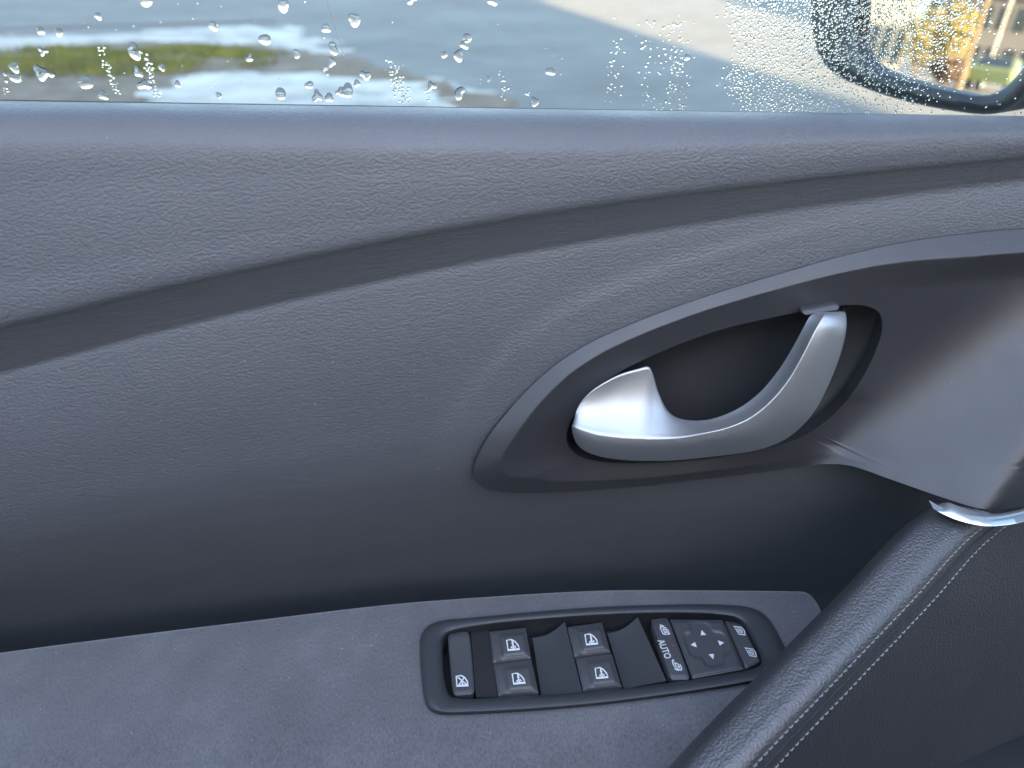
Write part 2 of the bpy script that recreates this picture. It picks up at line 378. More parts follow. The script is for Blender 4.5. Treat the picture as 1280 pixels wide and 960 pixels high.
allpx, allrow, allD, top3 = [], [], [], []
for px in cols:
    rows, Ds = trim_profile(px); f = pchip(rows, Ds)
    keys = sorted(set(list(np.linspace(rows[0], rows[-1], NR - 60)) + list(np.linspace(rows[8] - 6, rows[12] + 8, 60))))
    r = np.interp(np.linspace(0, 1, NR), np.linspace(0, 1, len(keys)), keys)
    allpx.append(np.full(NR, px)); allrow.append(r); allD.append(f(r))
apx, arow, aD = np.array(allpx), np.array(allrow), np.array(allD)
dist = poly_dist(np.stack([apx.ravel(), arow.ravel()], 1), OUTC[::2]).reshape(apx.shape)
swell = .0018 * (1 - smooth(8, 62, dist)) + .0006 * np.exp(-((dist - 44) / 13.0)**2)
fade = smooth(band_b(apx) - 2, band_b(apx) + 40, arow) * (1 - smooth(640, 700, arow))
aD2 = aD - swell * fade
def trim_D(px, row):
    rows, Ds = trim_profile(px); d = float(poly_dist([(px, row)], OUTC[::2])[0])
    fd = float(smooth(band_b(px) - 2, band_b(px) + 40, row) * (1 - smooth(640, 700, row)))
    return float(pchip(rows, Ds)(row)) - (.0018 * (1 - float(smooth(8, 62, d))) + .0006 * math.exp(-((d - 44) / 13)**2)) * fd
aD3 = aD2 + .06 * smooth(5, 16, -dist)
G = np.zeros((len(cols), NR + 3, 3))
for i, px in enumerate(cols):
    s = float(sil(px))
    for j in range(NR): G[i, j+3] = PD(px, arow[i, j], aD3[i, j])
    top = G[i, 3]
    G[i, 2] = top + np.array((0, .003, -.0006)); G[i, 1] = top + np.array((0, .0045, -.003)); G[i, 0] = top + np.array((0, .005, -.03))
trim = grid_obj('upper_trim', G, MT['trim'], door)
trim['label'] = 'soft black grained upper trim with a sweeping crease'

# ---- the rest of the cabin below the windows, out of the picture but shading the door from below
cab = empty('cabin_interior', (0, -.4, EYE - .85)); MT['carpet'] = M('black_carpet', (.025, .025, .027), .95, spec=.1)
for nm, lo_, hi_ in [('floor', (-1.0, -1.1, EYE - .88), (1.0, .36, EYE - .85)), ('opposite_door', (-1.0, -1.14, EYE - .85), (1.0, -1.05, EYE - .06)), ('dashboard', (.85, -1.05, EYE - .85), (1.15, .25, EYE - .04)),
                     ('rear_seat', (-1.3, -1.05, EYE - .85), (-.95, .25, EYE + .05)), ('seat_cushion', (-.75, -.42, EYE - .85), (-.2, .10, EYE - .55)), ('seat_cushion', (-.75, -.98, EYE - .85), (-.1, -.50, EYE - .50)), ('backrest', (-.88, -.98, EYE - .5), (-.72, -.50, EYE + .1)), ('centre_console', (-.4, -.49, EYE - .85), (.8, -.43, EYE - .42))]:
    bevel(mesh_obj(nm, *box_vf(lo_, hi_), MT['carpet'], cab), .03, 3)
tag(cab, 'dark car cabin with seats behind the camera', 'car cabin')

# ---- handle surround
cx, cy = 905.0, 487.0
hang = np.arctan2(HOLEC[:,1] - cy, HOLEC[:,0] - cx)
order = np.argsort(hang); ha = hang[order]; hr = np.hypot(HOLEC[:,0] - cx, HOLEC[:,1] - cy)[order]
def hole_at(ang): 
    a = np.concatenate([ha - 2*np.pi, ha, ha + 2*np.pi]); r = np.concatenate([hr, hr, hr]); rr = np.interp(ang, a, r)
    return np.stack([cx + rr * np.cos(ang), cy + rr * np.sin(ang)], -1)
oa = np.arctan2(OUTC[:,1] - cy, OUTC[:,0] - cx)
HC = hole_at(oa)
LINE = catmull([(940, 640), (1000, 592), (1040, 556), (1090, 506), (1145, 460), (1200, 424), (1260, 396), (1340, 380), (1460, 372), (1700, 370)], 8)
LP = np.vstack([LINE, [(1700, 900), (940, 900)]])
RIDGE = np.array([(1236, 640), (1256, 606), (1280, 572), (1330, 520), (1400, 470), (1700, 420), (1700, 900), (1236, 900)], float)
def surround_D(px, row, t, base):
    # rim: rises to a crest close to the outer edge, then slopes down into the bowl
    w = math.hypot(1, 0)
    up = .0125 * math.sin(min(t / .30, 1) * math.pi / 2)**1.0
    if t > .26: up -= .0105 * float(smooth(.26, .95, t))
    return base - .001 - up
QS = [0, .03, .09, .2, .35, .52, .7, .84, .94, 1.0, 1.06, 1.15, 1.3, 1.5, 1.75, 2.05]; NT = 44
TS = QS + [None] * NT
SG = np.zeros((len(TS) + 3, len(OUTC), 3)); SPX = np.zeros((len(TS), len(OUTC), 2)); SD = np.zeros((len(TS), len(OUTC)))
obase = np.array([trim_D(min(max(p[0], -200), 1500), p[1]) for p in OUTC])
_b = smooth(470, 612, OUTC[:,1]); obase = obase * (1 - _b) + np.minimum(obase, .3575) * _b
def ringmean(a, k=9):
    return np.mean([np.roll(a, i) for i in range(-k, k + 1)], axis=0)
_k = smooth(950, 1010, OUTC[:,0]) * smooth(330, 420, OUTC[:,1]); obase = obase * (1 - _k) + .3575 * _k
obase = ringmean(obase, 6)
ringw = np.hypot(*(OUTC - HC).T)
fac = np.maximum(-poly_dist(OUTC + (HC - OUTC) * .08, OUTC), .2) / .08      # px of depth for a full step to the opening
fac = ringmean(fac, 6); rimW = ringmean(np.minimum(30.0, .36 * fac), 8)
def plane_D(P3):              # a plane through three (pixel, pixel, depth) points, read back as depth per pixel
    A = [PD(*p) - np.array((0, 0, EYE)) for p in P3]; n = np.cross(A[1] - A[0], A[2] - A[0]); c = n @ A[0]
    def f(P):
        out = []
        for p in P: w = ray(*p); t = c / (w @ n); out.append(t * (w[1] - SK * w[0]))
        return np.array(out)
    return f
wedge1 = plane_D([(1012, 586, .3575), (1268, 398, .3590), (1232, 637, .2925)])
wedge2 = plane_D([(1240, 637, .2917), (1300, 552, float(wedge1([(1300, 552)])[0]) + .0005), (1310, 640, .3135)])
def smin(a, b, k): return -k * np.logaddexp(-a / k, -b / k)
for i, q in enumerate(TS):
    tq = (QS[i] if q is not None else QS[-1]) * np.minimum(rimW / fac, .78 / QS[-1])
    if q is None: tq = tq + (1 - tq) * (i - len(QS) + 1) / NT
    P = OUTC + (HC - OUTC) * tq[:, None]
    qq = np.clip(tq * fac / rimW, 0, 6)
    e1 = np.clip(qq, 0, 1); lowk = (1 - .5 * smooth(440, 605, OUTC[:, 1])) * (1 - smooth(860, 1000, OUTC[:, 0]) * smooth(500, 560, OUTC[:, 1]))
    crest = obase - .001 - .0066 * (rimW / 22) * lowk
    Dh = .3572 + .0058 * (1 - smooth(400, 560, HC[:, 1]))
    qm = np.maximum(fac / rimW, 1.3); u2 = np.clip((qq - 1) / (qm - 1), 0, 1)
    rim_D = np.where(qq <= 1, (obase - .001) + (crest - obase + .001) * (.85 * e1 + .15 * np.sin(e1 * np.pi / 2)), crest + (Dh - crest) * (.75 * u2 + .25 * u2 * u2 * (3 - 2 * u2)))
    kr = smooth(1000, 1110, P[:, 0]) * smooth(1.0, 2.4, qq); rim_D = rim_D * (1 - kr) + .3615 * kr
    w1 = wedge1(P); w2 = wedge2(P)
    wed = -smin(-w1, -w2, .0030)
    D = smin(rim_D, np.where(P[:, 0] > 900, wed, 1.0), .0022 + .0068 * smooth(1010, 1120, P[:, 0]))
    SPX[i] = P; SD[i] = D
for i in range(len(TS)):
    for j in range(len(OUTC)): SG[i+2, j] = PD(SPX[i, j, 0], SPX[i, j, 1], SD[i, j])
# returned edge at the outside (thickness) and a lip going back into the bowl
for j in range(len(OUTC)):
    back = SG[2, j] + np.array((0, .0016, 0)); n2 = SG[3, j] - SG[2, j]
    SG[1, j] = SG[2, j] + np.array((0, .0012, 0)) + n2 * .05
    SG[0, j] = SG[2, j] + np.array((0, .028, .004)) + n2 * .6
    SG[-1, j] = SG[-2, j] + np.array((0, .010, 0)) 
surround = grid_obj('handle_surround', SG, MT['satin'], door, wrap=True, sharp=50)
surround['label'] = 'smooth satin black leaf-shaped surround of the inner door handle'

# ---- finger bowl behind the handle
rings = []
HB = resample(HOLEC, 160, True); cB = np.array((905., 475.))
for sclf, D in [(1.012, .3640), (1.0, .3655), (.985, .3685), (.95, .3725), (.88, .3775), (.76, .381), (.58, .3832), (.36, .384), (.12, .3845)]:
    rings.append([PD(*(cB + (p - cB) * sclf), D) for p in HB])
MT['bowl'] = plastic('charcoal_bowl_plastic', (.030, .031, .034), .5, spec=.5)
bowl = grid_obj('finger_bowl', rings, MT['bowl'], door, wrap=True, cap=False)
mesh_obj('bowl_floor', rings[-1], [tuple(range(len(HB)))], MT['bowl'], bowl)

# ---- silver pull lever
SEC = [  # inner edge, crest, outer edge (pixels), depths of the three
    ((717,527),(714.5,533),(716,541), .3470,.3460,.3480),
    ((723,508),(717,533),(720,553), .3500,.3420,.3470),
    ((738,490),(726,537),(730,563), .3510,.3390,.3435),
    ((770,470),(748,544),(752,571), .3530,.3360,.3410),
    ((797,461),(778,548),(780,575), .3540,.3345,.3400),
    ((811,458.5),(800,549),(802,576), .3543,.3338,.3395),
    ((815,466),(812,549.5),(815,576), .3538,.3334,.3392),
    ((822,489),(830,549),(832,576), .3522,.3330,.3390),
    ((833,511),(852,547),(855,574.5), .3505,.3326,.3385),
    ((849,523),(878,542),(884,571.5), .3490,.3322,.3380),
    ((882,525),(908,535),(922,567), .3478,.3320,.3375),
    ((918,513),(938,522),(958,559.5), .3468,.3322,.3375),
    ((948,492),(964,501),(988,545), .3466,.3328,.3378),
    ((972,464),(986,474),(1016,517), .3468,.3338,.3385),
    ((991,434),(1004,443),(1038,476), .3474,.3352,.3398),
    ((1004,410),(1017,417),(1052,438), .3484,.3375,.3418),
    ((1012,396),(1026,401),(1058,410), .3500,.3405,.3445),
    ((1018,391),(1031,392.5),(1057.5,394), .3530,.3450,.3515),
    ((1020,389),(1034,389.5),(1054,389), .3660,.3620,.3650),
]
ctl = np.array([[s[0][0], s[0][1], s[3], s[1][0], s[1][1], s[4], s[2][0], s[2][1], s[5]] for s in SEC])
sc_ = ctl.copy(); sc_[:, [2, 5, 8]] *= 2000
fine = catmull(sc_, 9); fine[:, [2, 5, 8]] /= 2000
rows3 = []
for q in fine:
    I, Cc, O = (np.array(q[0:2]), q[2]), (np.array(q[3:5]), q[5]), (np.array(q[6:8]), q[8])
    sec = [(I[0] + np.array((1.5, 2.0)), I[1] + .016), (I[0], I[1] + .0015), (I[0] * .985 + Cc[0] * .015, I[1] - .0002)]
    wI = np.linalg.norm(Cc[0] - I[0])
    dish = .0042 * min(wI / 80.0, 1)
    for a in np.linspace(.05, .93, 14):
        sec.append((I[0] * (1 - a) + Cc[0] * a, I[1] * (1 - a) + Cc[1] * a + dish * math.sin(math.pi * a)**1.0))
    sec.append((Cc[0] * .985 + I[0] * .015, Cc[1] + .00015)); sec.append((Cc[0], Cc[1])); 
    for a in np.linspace(.04, 1, 10):
        sec.append((Cc[0] * (1 - a) + O[0] * a, Cc[1] * (1 - a) + O[1] * a - .0024 * math.sin(math.pi * a) + .0004 * a))
    sec += [(O[0] + np.array((-.5, -1.0)), O[1] + .003), (O[0] + np.array((-2, -5)), O[1] + .018)]
    rows3.append([PD(p[0], p[1], D) for p, D in sec])
lever = grid_obj('door_handle', rows3, MT['alu'], door)
lever['label'] = 'crescent-shaped satin silver inner door handle'
# pivot cover above the lever's upper end
pc = [PD(x, y, D) for x, y, D in [(1000,388,.3585),(1044,379,.3585),(1051,382,.3560),(1049,389.5,.3545),(1006,396,.3550)]]
pcb = [p + np.array((0, .012, 0)) for p in pc]
o = mesh_obj('pivot_cover', pc + pcb, [tuple(range(5)), tuple(range(5, 10))] + [(i, (i+1) % 5, 5 + (i+1) % 5, 5 + i) for i in range(5)], MT['satin'], door, True, 35); bevel(o, .0016, 3)

# ---- armrest
AZ = -.362
PZT = AZ + .0045
OUTP = [(525,812),(526,795),(533,784),(546,777),(600,771),(680,763.5),(760,758),(840,755.5),(900,755.5),(935,758.5),(952,765),(964,777),(978,803),(988,826),(984,838),(968,846),(920,856),(840,868.5),(740,881),(640,889),(575,892),(548,891.5),(536,886),(530,870)]
INP = [(553,812),(554,799),(560,791.5),(575,787.5),(620,780.5),(690,774),(760,769.5),(830,767.5),(890,769),(918,773),(930,781),(940,799),(952,824),(951,831),(940,836.5),(900,844.5),(840,853),(770,861.5),(690,868),(620,871.5),(575,873),(562,869),(556,850)]
def armrest():
    pxs = np.concatenate([np.arange(-300, 1000, 7.0), [1000, 1006, 1011, 1016, 1020, 1024, 1027, 1028.5]])
    pl = resample(catmull(OUTP, 4, True), 80, True); pl = pl.mean(0) + (pl - pl.mean(0)) * .97
    av = np.concatenate([np.linspace(0, .06, 5), np.linspace(.075, .95, 70), [1.0, 1.05, 1.09, 1.11, 1.12]])
    prof = pchip([0, .012, .03, .08, .5, .95, 1.05, 1.10, 1.12], [-.0040, -.0014, -.0004, 0, 0, -.001, -.006, -.016, -.05])
    G = []; 
    for px in pxs:
        r0 = float(arm_r(px)) if px <= 1000 else 736.5 + ((px - 1000) / 28.0)**2.4 * 30
        b = PZ(px, r0, AZ); f = PZ(px, float(np.interp(px, [700, 850, 960, 1029], [1010, 1000, 880, 810])), AZ); f = np.array((b[0] + (f[0] - b[0]) * .55, f[1], f[2])); dirv = f - b
        prow = [b + np.array((0, .004, -.030)), b + np.array((0, .003, -.009))]
        for a in av:
            p = b + dirv * a + np.array((0, 0, float(prof(a))))
            prow.append(p)
        G.append(prow)
    G = np.array(G); n, m_ = G.shape[:2]; Q = G.reshape(-1, 3)
    rel = Q - np.array((0, 0, EYE)); v_ = (rel[:,2] * CP + rel[:,1] * SP) / (rel[:,1] * CP - rel[:,2] * SP); u_ = rel[:,0] / (rel[:,1] * CP - rel[:,2] * SP)
    pp = np.stack([640 + FPX * u_, 480 - FPX * v_], 1)
    Q[:, 2] -= .02 * smooth(0, 7, -poly_dist(pp, pl)); G = Q.reshape(n, m_, 3)   # the opening for the switch plate
    G = list(G); last = G[-1]; G.append(last + np.array((.003, 0, -.004))); G.append(last + np.array((.004, 0, -.05)))
    return grid_obj('armrest', np.array(G), MT['cloth'], door)
arm = armrest(); arm['label'] = 'grey brushed cloth armrest top'

# ---- switch plate let into the armrest
oc = resample(catmull(OUTP, 6, True), 160, True); ic = resample(catmull(INP, 6, True), 160, True)
# line both contours up by their nearest start
k0 = np.argmin(np.hypot(*(ic - oc[0]).T)); ic = np.roll(ic, -k0, axis=0)
RG = []
for f_, z_, src in [(0, AZ - .004, 'o'), (0, AZ + .0012, 'o'), (.05, AZ + .0032, 'o'), (.13, PZT, 'o'), (.3, PZT + .0004, 'o'), (.72, PZT + .0002, 'o'), (.86, PZT - .0005, 'o'), (.95, PZT - .0018, 'o'), (1.0, PZT - .0040, 'o'), (1.0, PZT - .019, 'o')]:
    p = oc * (1 - f_) + ic * f_
    RG.append([PZ(*q, z_) if z_ > PZT - .006 else PZ(*q, max(z_, AZ)) + np.array((0, 0, z_ - max(z_, AZ))) for q in p])
plate = grid_obj('switch_plate', RG, MT['plate'], door, wrap=True, sharp=60)
plate['label'] = 'dark plastic switch plate on the armrest'
FLZ = AZ - .0045
prism('switch_bed', [PZ(*q, PZT - .008) + np.array((0, 0, -.010)) for q in resample(ic, 60, True)], .003, MT['matt'], plate)

SWZ = AZ - .0012        # height of the switch tops
def bil(q, u, v):       # q = TL, TR, BR, BL
    q = np.asarray(q, float); return (q[0] * (1-u) + q[1] * u) * (1-v) + (q[3] * (1-u) + q[2] * u) * v
def superq(u, v, r):    # pull the corners of the unit square in to round them
    a, b = 2*u - 1, 2*v - 1
    if r <= 0: return u, v
    s = (abs(a)**(2/r) + abs(b)**(2/r))**(r/2); m_ = max(abs(a), abs(b))
    k = m_ / s if s > 1e-9 else 1
    return (a * k + 1) / 2, (b * k + 1) / 2
def switch(name, quad, hf, mat=None, round_=.0, z=None, label=None, n=24, skirt=.008):
    z = SWZ if z is None else z; us = np.concatenate([[0], np.linspace(.012, .988, n), [1]]); G = []
    for v in us:
        row = []
        for u in us:
            uu, vv = superq(u, v, round_); p = bil(quad, uu, vv)
            e = min(u, v, 1-u, 1-v); edge = -.0009 * (1 - float(smooth(0, .06, e)))
            row.append(PZ(p[0], p[1], z + hf(uu, vv) + edge))
        G.append(row)
    G = np.array(G); dn = np.array((0, 0, -skirt))
    top = [r.copy() for r in G]
    full = np.zeros((len(us) + 2, len(us) + 2, 3)); full[1:-1, 1:-1] = G
    full[0, 1:-1] = G[0] + dn; full[-1, 1:-1] = G[-1] + dn; full[1:-1, 0] = G[:, 0] + dn; full[1:-1, -1] = G[:, -1] + dn
    full[0,0] = G[0,0]+dn; full[0,-1] = G[0,-1]+dn; full[-1,0] = G[-1,0]+dn; full[-1,-1] = G[-1,-1]+dn
    o = grid_obj(name, full, mat or MT['switch'], door, sharp=55)
    if label: o['label'] = label
    return o
def ribbon(mbV, mbF, line, w, closed=False):
    P = np.asarray(line, float); n = len(P)
    L, R = [], []
    for i in range(n):
        a = P[(i-1) % n] if (closed or i > 0) else P[i]; b = P[(i+1) % n] if (closed or i < n-1) else P[i]
        t = b - a; t = t / max(np.linalg.norm(t), 1e-9); nn = np.array((-t[1], t[0]))
        L.append(P[i] + nn * w / 2); R.append(P[i] - nn * w / 2)
    k = len(mbV); mbV += list(L) + list(R)
    for i in range(n if closed else n - 1): j = (i + 1) % n; mbF.append((k+i, k+j, k+n+j, k+n+i))
def symbol(parts, centre, right, up, zf, parent, name='symbol', mat=None):
    """parts: ('line', pts, width, closed) or ('poly', pts) in symbol pixels, right and up"""
    V2, F = [], []
    for p in parts:
        if p[0] == 'line': ribbon(V2, F, p[1], p[2], p[3] if len(p) > 3 else False)
        else: k = len(V2); V2 += [np.array(q, float) for q in p[1]]; F.append(tuple(range(k, k + len(p[1]))))
    V = []
    for x, y in V2:
        q = np.array(centre, float) + np.array(right) * x + np.array(up) * y
        V.append(PZ(q[0], q[1], zf(q)))
    o = mesh_obj(name, V, F, mat or MT['white'], parent, False)
    return o
R_, U_ = (.985, -.10), (-.19, -.98)
def inv_bil(quad, p):
    u = v = .5
    for _ in range(12):
        e = np.array(p) - bil(quad, u, v); J = np.stack([(bil(quad, u+.01, v) - bil(quad, u, v)) / .01, (bil(quad, u, v+.01) - bil(quad, u, v)) / .01], 1)
        du = np.linalg.solve(J, e); u += du[0]; v += du[1]
    return u, v
def on_switch(quad, hf, z=None):
    z = SWZ if z is None else z
    def f(q): u, v = inv_bil(quad, q); return z + hf(min(max(u,0),1), min(max(v,0),1)) + .0004
    return f
# window lifters: each a rocker with a raised pad under its symbol
def hf_win(u, v): 
    pad = .0016 * float(smooth(.20, .34, u) * (1 - smooth(.86, .97, u)) * smooth(.10, .24, v) * (1 - smooth(.78, .95, v)))
    return .0009 + pad - .0012 * (v - .5)**2 * 4 * .6 - .0007 * v
WIN_SYM = [('line', [(-7.2,-6.6), (-6.6,6.4), (-.5,6.8), (3.6,3.6), (6.4,-1.2), (7.4,-6.6)], 1.7, True), ('line', [(-6.8,-6.0), (7.0,-6.0)], 2.2), ('line', [(.2,-6), (.2,5.6)], 1.9),
           ('poly', [(-3.8,-3.6), (-1.2,-1.0), (-1.2,-4.6)]), ('poly', [(1.8,-4.4), (1.8,-.6), (4.2,-3.2)]), ('poly', [(-1.6,1.4), (.2,4.6), (2.0,1.4)])]
wq = {'rear': [[(612,789.5),(657,784.5),(663.5,822.5),(616.5,828.5)], [(617,830.5),(664,824.5),(673,866.5),(623,870.5)]],
      'front': [[(709,784),(752,778),(763,815),(718,821)], [(719.5,823),(764.5,817),(777,858.5),(729,864)]]}
names = {('rear',0): 'window switch in the back row nearest the lock switch', ('rear',1): 'window switch in the front row nearest the lock switch', ('front',0): 'window switch in the back row nearest the mirror controls', ('front',1): 'window switch in the front row nearest the mirror controls'}
cen = {('rear',0): (641,806), ('rear',1): (648,848), ('front',0): (739,799), ('front',1): (751.6,841)}
for kx in wq:
    for r_, q in enumerate(wq[kx]):
        o = switch('window_switch', q, hf_win, label=names[(kx, r_)])
        symbol(WIN_SYM, cen[(kx, r_)], R_, U_, on_switch(q, hf_win), o)
# rear window lock: one long rocker
lq = [(559,792.5),(587,788.5),(594,868),(566,870)]
hf_l = lambda u, v: .0006 + .0012 * (2*v - 1)**2 - .0005
o = switch('window_lock_switch', lq, hf_l, round_=.28, label='long rocker switch with a barred window symbol')
symbol([('line', [(-7,-6.6), (-6.6,6.2), (0,6.6), (4.2,3.4), (6.6,-1.4), (7.2,-6.6)], 1.8, True), ('line', [(-6.6,-5.9), (6.8,-5.9)], 2.4), ('line', [(-5,5), (6,-5.4)], 1.7), ('line', [(-4.6,-5), (3.2,4)], 1.5), ('line', [(.2,-2), (.2,-5)], 2.0)], (577.5,851), (.99,-.06), (-.10,-.99), on_switch(lq, hf_l), o)
# flat webs and finger scoops between the switches
def web(name, quad, z0, z1, sag, cut=None):
    G = []
    for v in np.linspace(0, 1, 18):
        row = []
        for u in np.linspace(0, 1, 18):
            p = bil(quad, u, v)
            row.append(PZ(p[0], p[1], z0 + (z1 - z0) * u - sag * math.sin(math.pi * u) * (.6 + .4 * v)))
        G.append(row)
    Gd = np.array(G); full = np.zeros((20, 18, 3)); full[1:-1] = Gd; full[0] = Gd[0] + np.array((0, .001, -.008)); full[-1] = Gd[-1] + np.array((0, 0, -.008))
    return grid_obj(name, full, MT['matt'], plate, sharp=60)
web('switch_web', [(588,787.5),(611,785),(622,871),(595,871.5)], SWZ - .0012, SWZ - .0012, .0)
def scoop(quad, bulge):
    G = []
    for v in np.linspace(0, 1, 24):
        row = []
        for u in np.linspace(0, 1, 24):
            p = bil(quad, u, v) 
            p = p + np.array((0, bulge * (1 - v) * math.sin(math.pi * min(u * 1.0, 1)) * .5))
            z = SWZ - .0062 + .0058 * u**1.8 + .0016 * (1 - v)**4
            row.append(PZ(p[0], p[1], z))
        G.append(row)
    Gd = np.array(G); full = np.zeros((26, 24, 3)); full[1:-1] = Gd; full[0] = Gd[0] + np.array((0, .0003, -.006)); full[-1] = Gd[-1] + np.array((0, 0, -.006))
    return grid_obj('finger_scoop', full, MT['plate'], plate, sharp=60)
scoop([(665.5,797.5),(706,777),(728,866),(676.5,869)], 10)
scoop([(759,791.5),(797,771),(833,851),(779.5,861)], 10)
# mirror folding switch
fq = [(812.5,774.5),(835,772),(863.5,849.5),(838,850)]
hf_f = lambda u, v: .0012 - .0007 * (2*v - 1)**2
o = switch('mirror_fold_switch', fq, hf_f, round_=.22, label='mirror folding switch lettered AUTO')
zf = on_switch(fq, hf_f)
mir1 = [('line', [(-5,-4.6), (-6,1.0), (-4.6,4.6), (2.4,4.8), (4.6,2.4), (4.8,-2.6), (1.0,-4.4)], 1.7), ('line', [(-1.6,-2.4), (-2.4,1.6), (1.6,2.2), (2.2,-1.2)], 2.2, True), ('line', [(-6,-5.6), (-.6,-5.2), (-1.6,-2.8)], 1.7), ('line', [(-4.6,6.6), (.8,6.6)], 1.6)]
Rm, Um = (.93, .30), (-.36, -.93)
symbol(mir1, (831.5,788.5), Rm, Um, zf, o)
mir2 = [('line', [(-4.6,5.0), (-5.4,-1.0), (-3.6,-4.8), (3.6,-5.0), (5.4,-1.2), (5.0,3.4)], 1.7), ('line', [(-1.8,3.4), (-2.2,-1.4), (2.4,-1.8), (2.6,2.6)], 2.2, True), ('line', [(-6.0,-6.4), (0,-6.8)], 1.8), ('line', [(-4.6,5.2), (-1.6,7.0)], 1.6)]
symbol(mir2, (846.5,832), Rm, Um, zf, o)
tc = bpy.data.curves.new('lettering', 'FONT'); tc.body = 'AUTO'; tc.align_x = 'CENTER'; tc.align_y = 'CENTER'; tc.size = 1.0; tc.offset = .012
to = bpy.data.objects.new('lettering_source', tc); C.objects.link(to); bpy.context.view_layer.update()
tm = bpy.data.meshes.new_from_object(to.evaluated_get(bpy.context.evaluated_depsgraph_get()))
bpy.data.objects.remove(to)
w_ = max(v.co.x for v in tm.vertices) - min(v.co.x for v in tm.vertices); h_ = max(v.co.y for v in tm.vertices) - min(v.co.y for v in tm.vertices)
tV = []
for v in tm.vertices:   # the word reads down the switch
    q = np.array((830.3, 811.5)) + np.array((.40, .93)) * (v.co.x / w_ * 25) + np.array((.96, -.22)) * (v.co.y / h_ * 8.6)
    tV.append(PZ(q[0], q[1], zf(q)))
mesh_obj('lettering', tV, [tuple(p.vertices) for p in tm.polygons], MT['white'], o, False)
q0 = np.array((841.5, 807.0))
symbol([('poly', [(1.1*math.cos(a), 1.1*math.sin(a)) for a in np.linspace(0, 6.28, 12, endpoint=False)])], q0, (1,0), (0,-1), zf, o, 'indicator_dot', MT['led'])
# mirror adjusting pad with a raised cross-shaped outline and four arrows
aq = [(838,774.5),(903,775),(929.5,836.5),(866,848.5)]
def hf_a(u, v):
    a, b = (u - .52), (v - .45)
    # cross: union of two boxes
    rb = lambda x, y, hx, hy, r: math.hypot(max(abs(x) - hx + r, 0), max(abs(y) - hy + r, 0)) + min(max(abs(x) - hx + r, abs(y) - hy + r), 0) - r
    d1, d2 = rb(a, b, .19, .41, .10), rb(a, b, .40, .21, .10); kk = .045
    d = -kk * math.log(math.exp(-d1 / kk) + math.exp(-d2 / kk))
    return .0013 - .0009 * float(1 - smooth(-.03, .03, d)) - .0005 * v
o = switch('mirror_adjust_pad', aq, hf_a, n=60, label='four-way mirror adjusting pad with arrows')
za = on_switch(aq, hf_a)
Ra, Ua = (.97, -.06), (-.36, -.93)
symbol([('poly', [(-3.6,-2.6), (3.6,-2.6), (0,4.4)])], (878.5,791.5), Ra, Ua, za, o, 'arrow')
symbol([('poly', [(-3.6,2.6), (0,-4.4), (3.6,2.6)])], (890,820), Ra, Ua, za, o, 'arrow')
symbol([('poly', [(-4.4,0), (2.6,-3.6), (2.6,3.6)])], (867.5,806), Ra, Ua, za, o, 'arrow')
symbol([('poly', [(4.4,0), (-2.6,3.6), (-2.6,-3.6)])], (901,803.5), Ra, Ua, za, o, 'arrow')
# mirror side selector
sq = [(905.5,776),(928,779.5),(950.5,827),(932,836)]
hf_s = lambda u, v: .0008 - .0006 * (2*v - 1)**2
o = switch('mirror_select_switch', sq, hf_s, round_=.12, label='mirror side selector with two mirror symbols')
zs = on_switch(sq, hf_s)
ms1 = [('line', [(-6.4,5.4), (4.6,5.0), (6.4,1.0), (5.4,-5.0), (-3.6,-5.0), (-4.4,1.0)], 1.6, True), ('line', [(-2.4,2.6), (3.2,2.4), (2.8,-2.6), (-1.6,-2.6)], 1.3, True), ('line', [(-1, 1), (2, -1)], 1.5)]
symbol(ms1, (924.8,788.5), (.92, .12), (-.34, -.90), zs, o); symbol(ms1, (938.8,815.5), (.92, .12), (-.34, -.90), zs, o)

# ---- padded grip rising from the armrest to the handle surround
E = {  # pixel lines along the grip, bottom to top, and depth of each
  'e0': ([(770,1040),(850,944),(960,832),(1060,731),(1128,660),(1172,628)], [.198,.218,.246,.275,.297,.308]),
}
base = catmull(np.array([(p[0], p[1], d * 2000) for p, d in zip(*E['e0'])]), 14); base[:, 2] /= 2000
ns = len(base); SEC2 = [(-6, 8, .045), (-6, 6, .020), (-3, 3, .008), (0, 0, .0), (8, 1, -.0066), (16, 2.5, -.0102), (28, 5, -.0134), (44, 8, -.0166), (60, 11, -.0196), (70, 14, -.0211), (78, 16.5, -.0217), (88, 19, -.0212), (98, 21.5, -.0197), (112, 25, -.0168), (132, 30, -.0122), (160, 40, -.0055), (200, 54, .0045), (260, 74, .019), (330, 98, .037)]
sec_f = catmull(np.array([(a, b, c * 2000) for a, b, c in SEC2]), 5); sec_f[:, 2] /= 2000
def grip_pt(i, k_or_vec):
    off = k_or_vec; s = i / (ns - 1); k = 1.08 - .18 * s
    return PD(base[i, 0] + off[0] * k, base[i, 1] + off[1] * k * (1 - .0 * s), base[i, 2] + off[2])
Gg = [[grip_pt(i, v) for v in sec_f] for i in range(ns)]
grip = grid_obj('pull_grip', Gg, MT['leather'], door)
grip['label'] = 'black leather padded pull grip with pale double stitching'
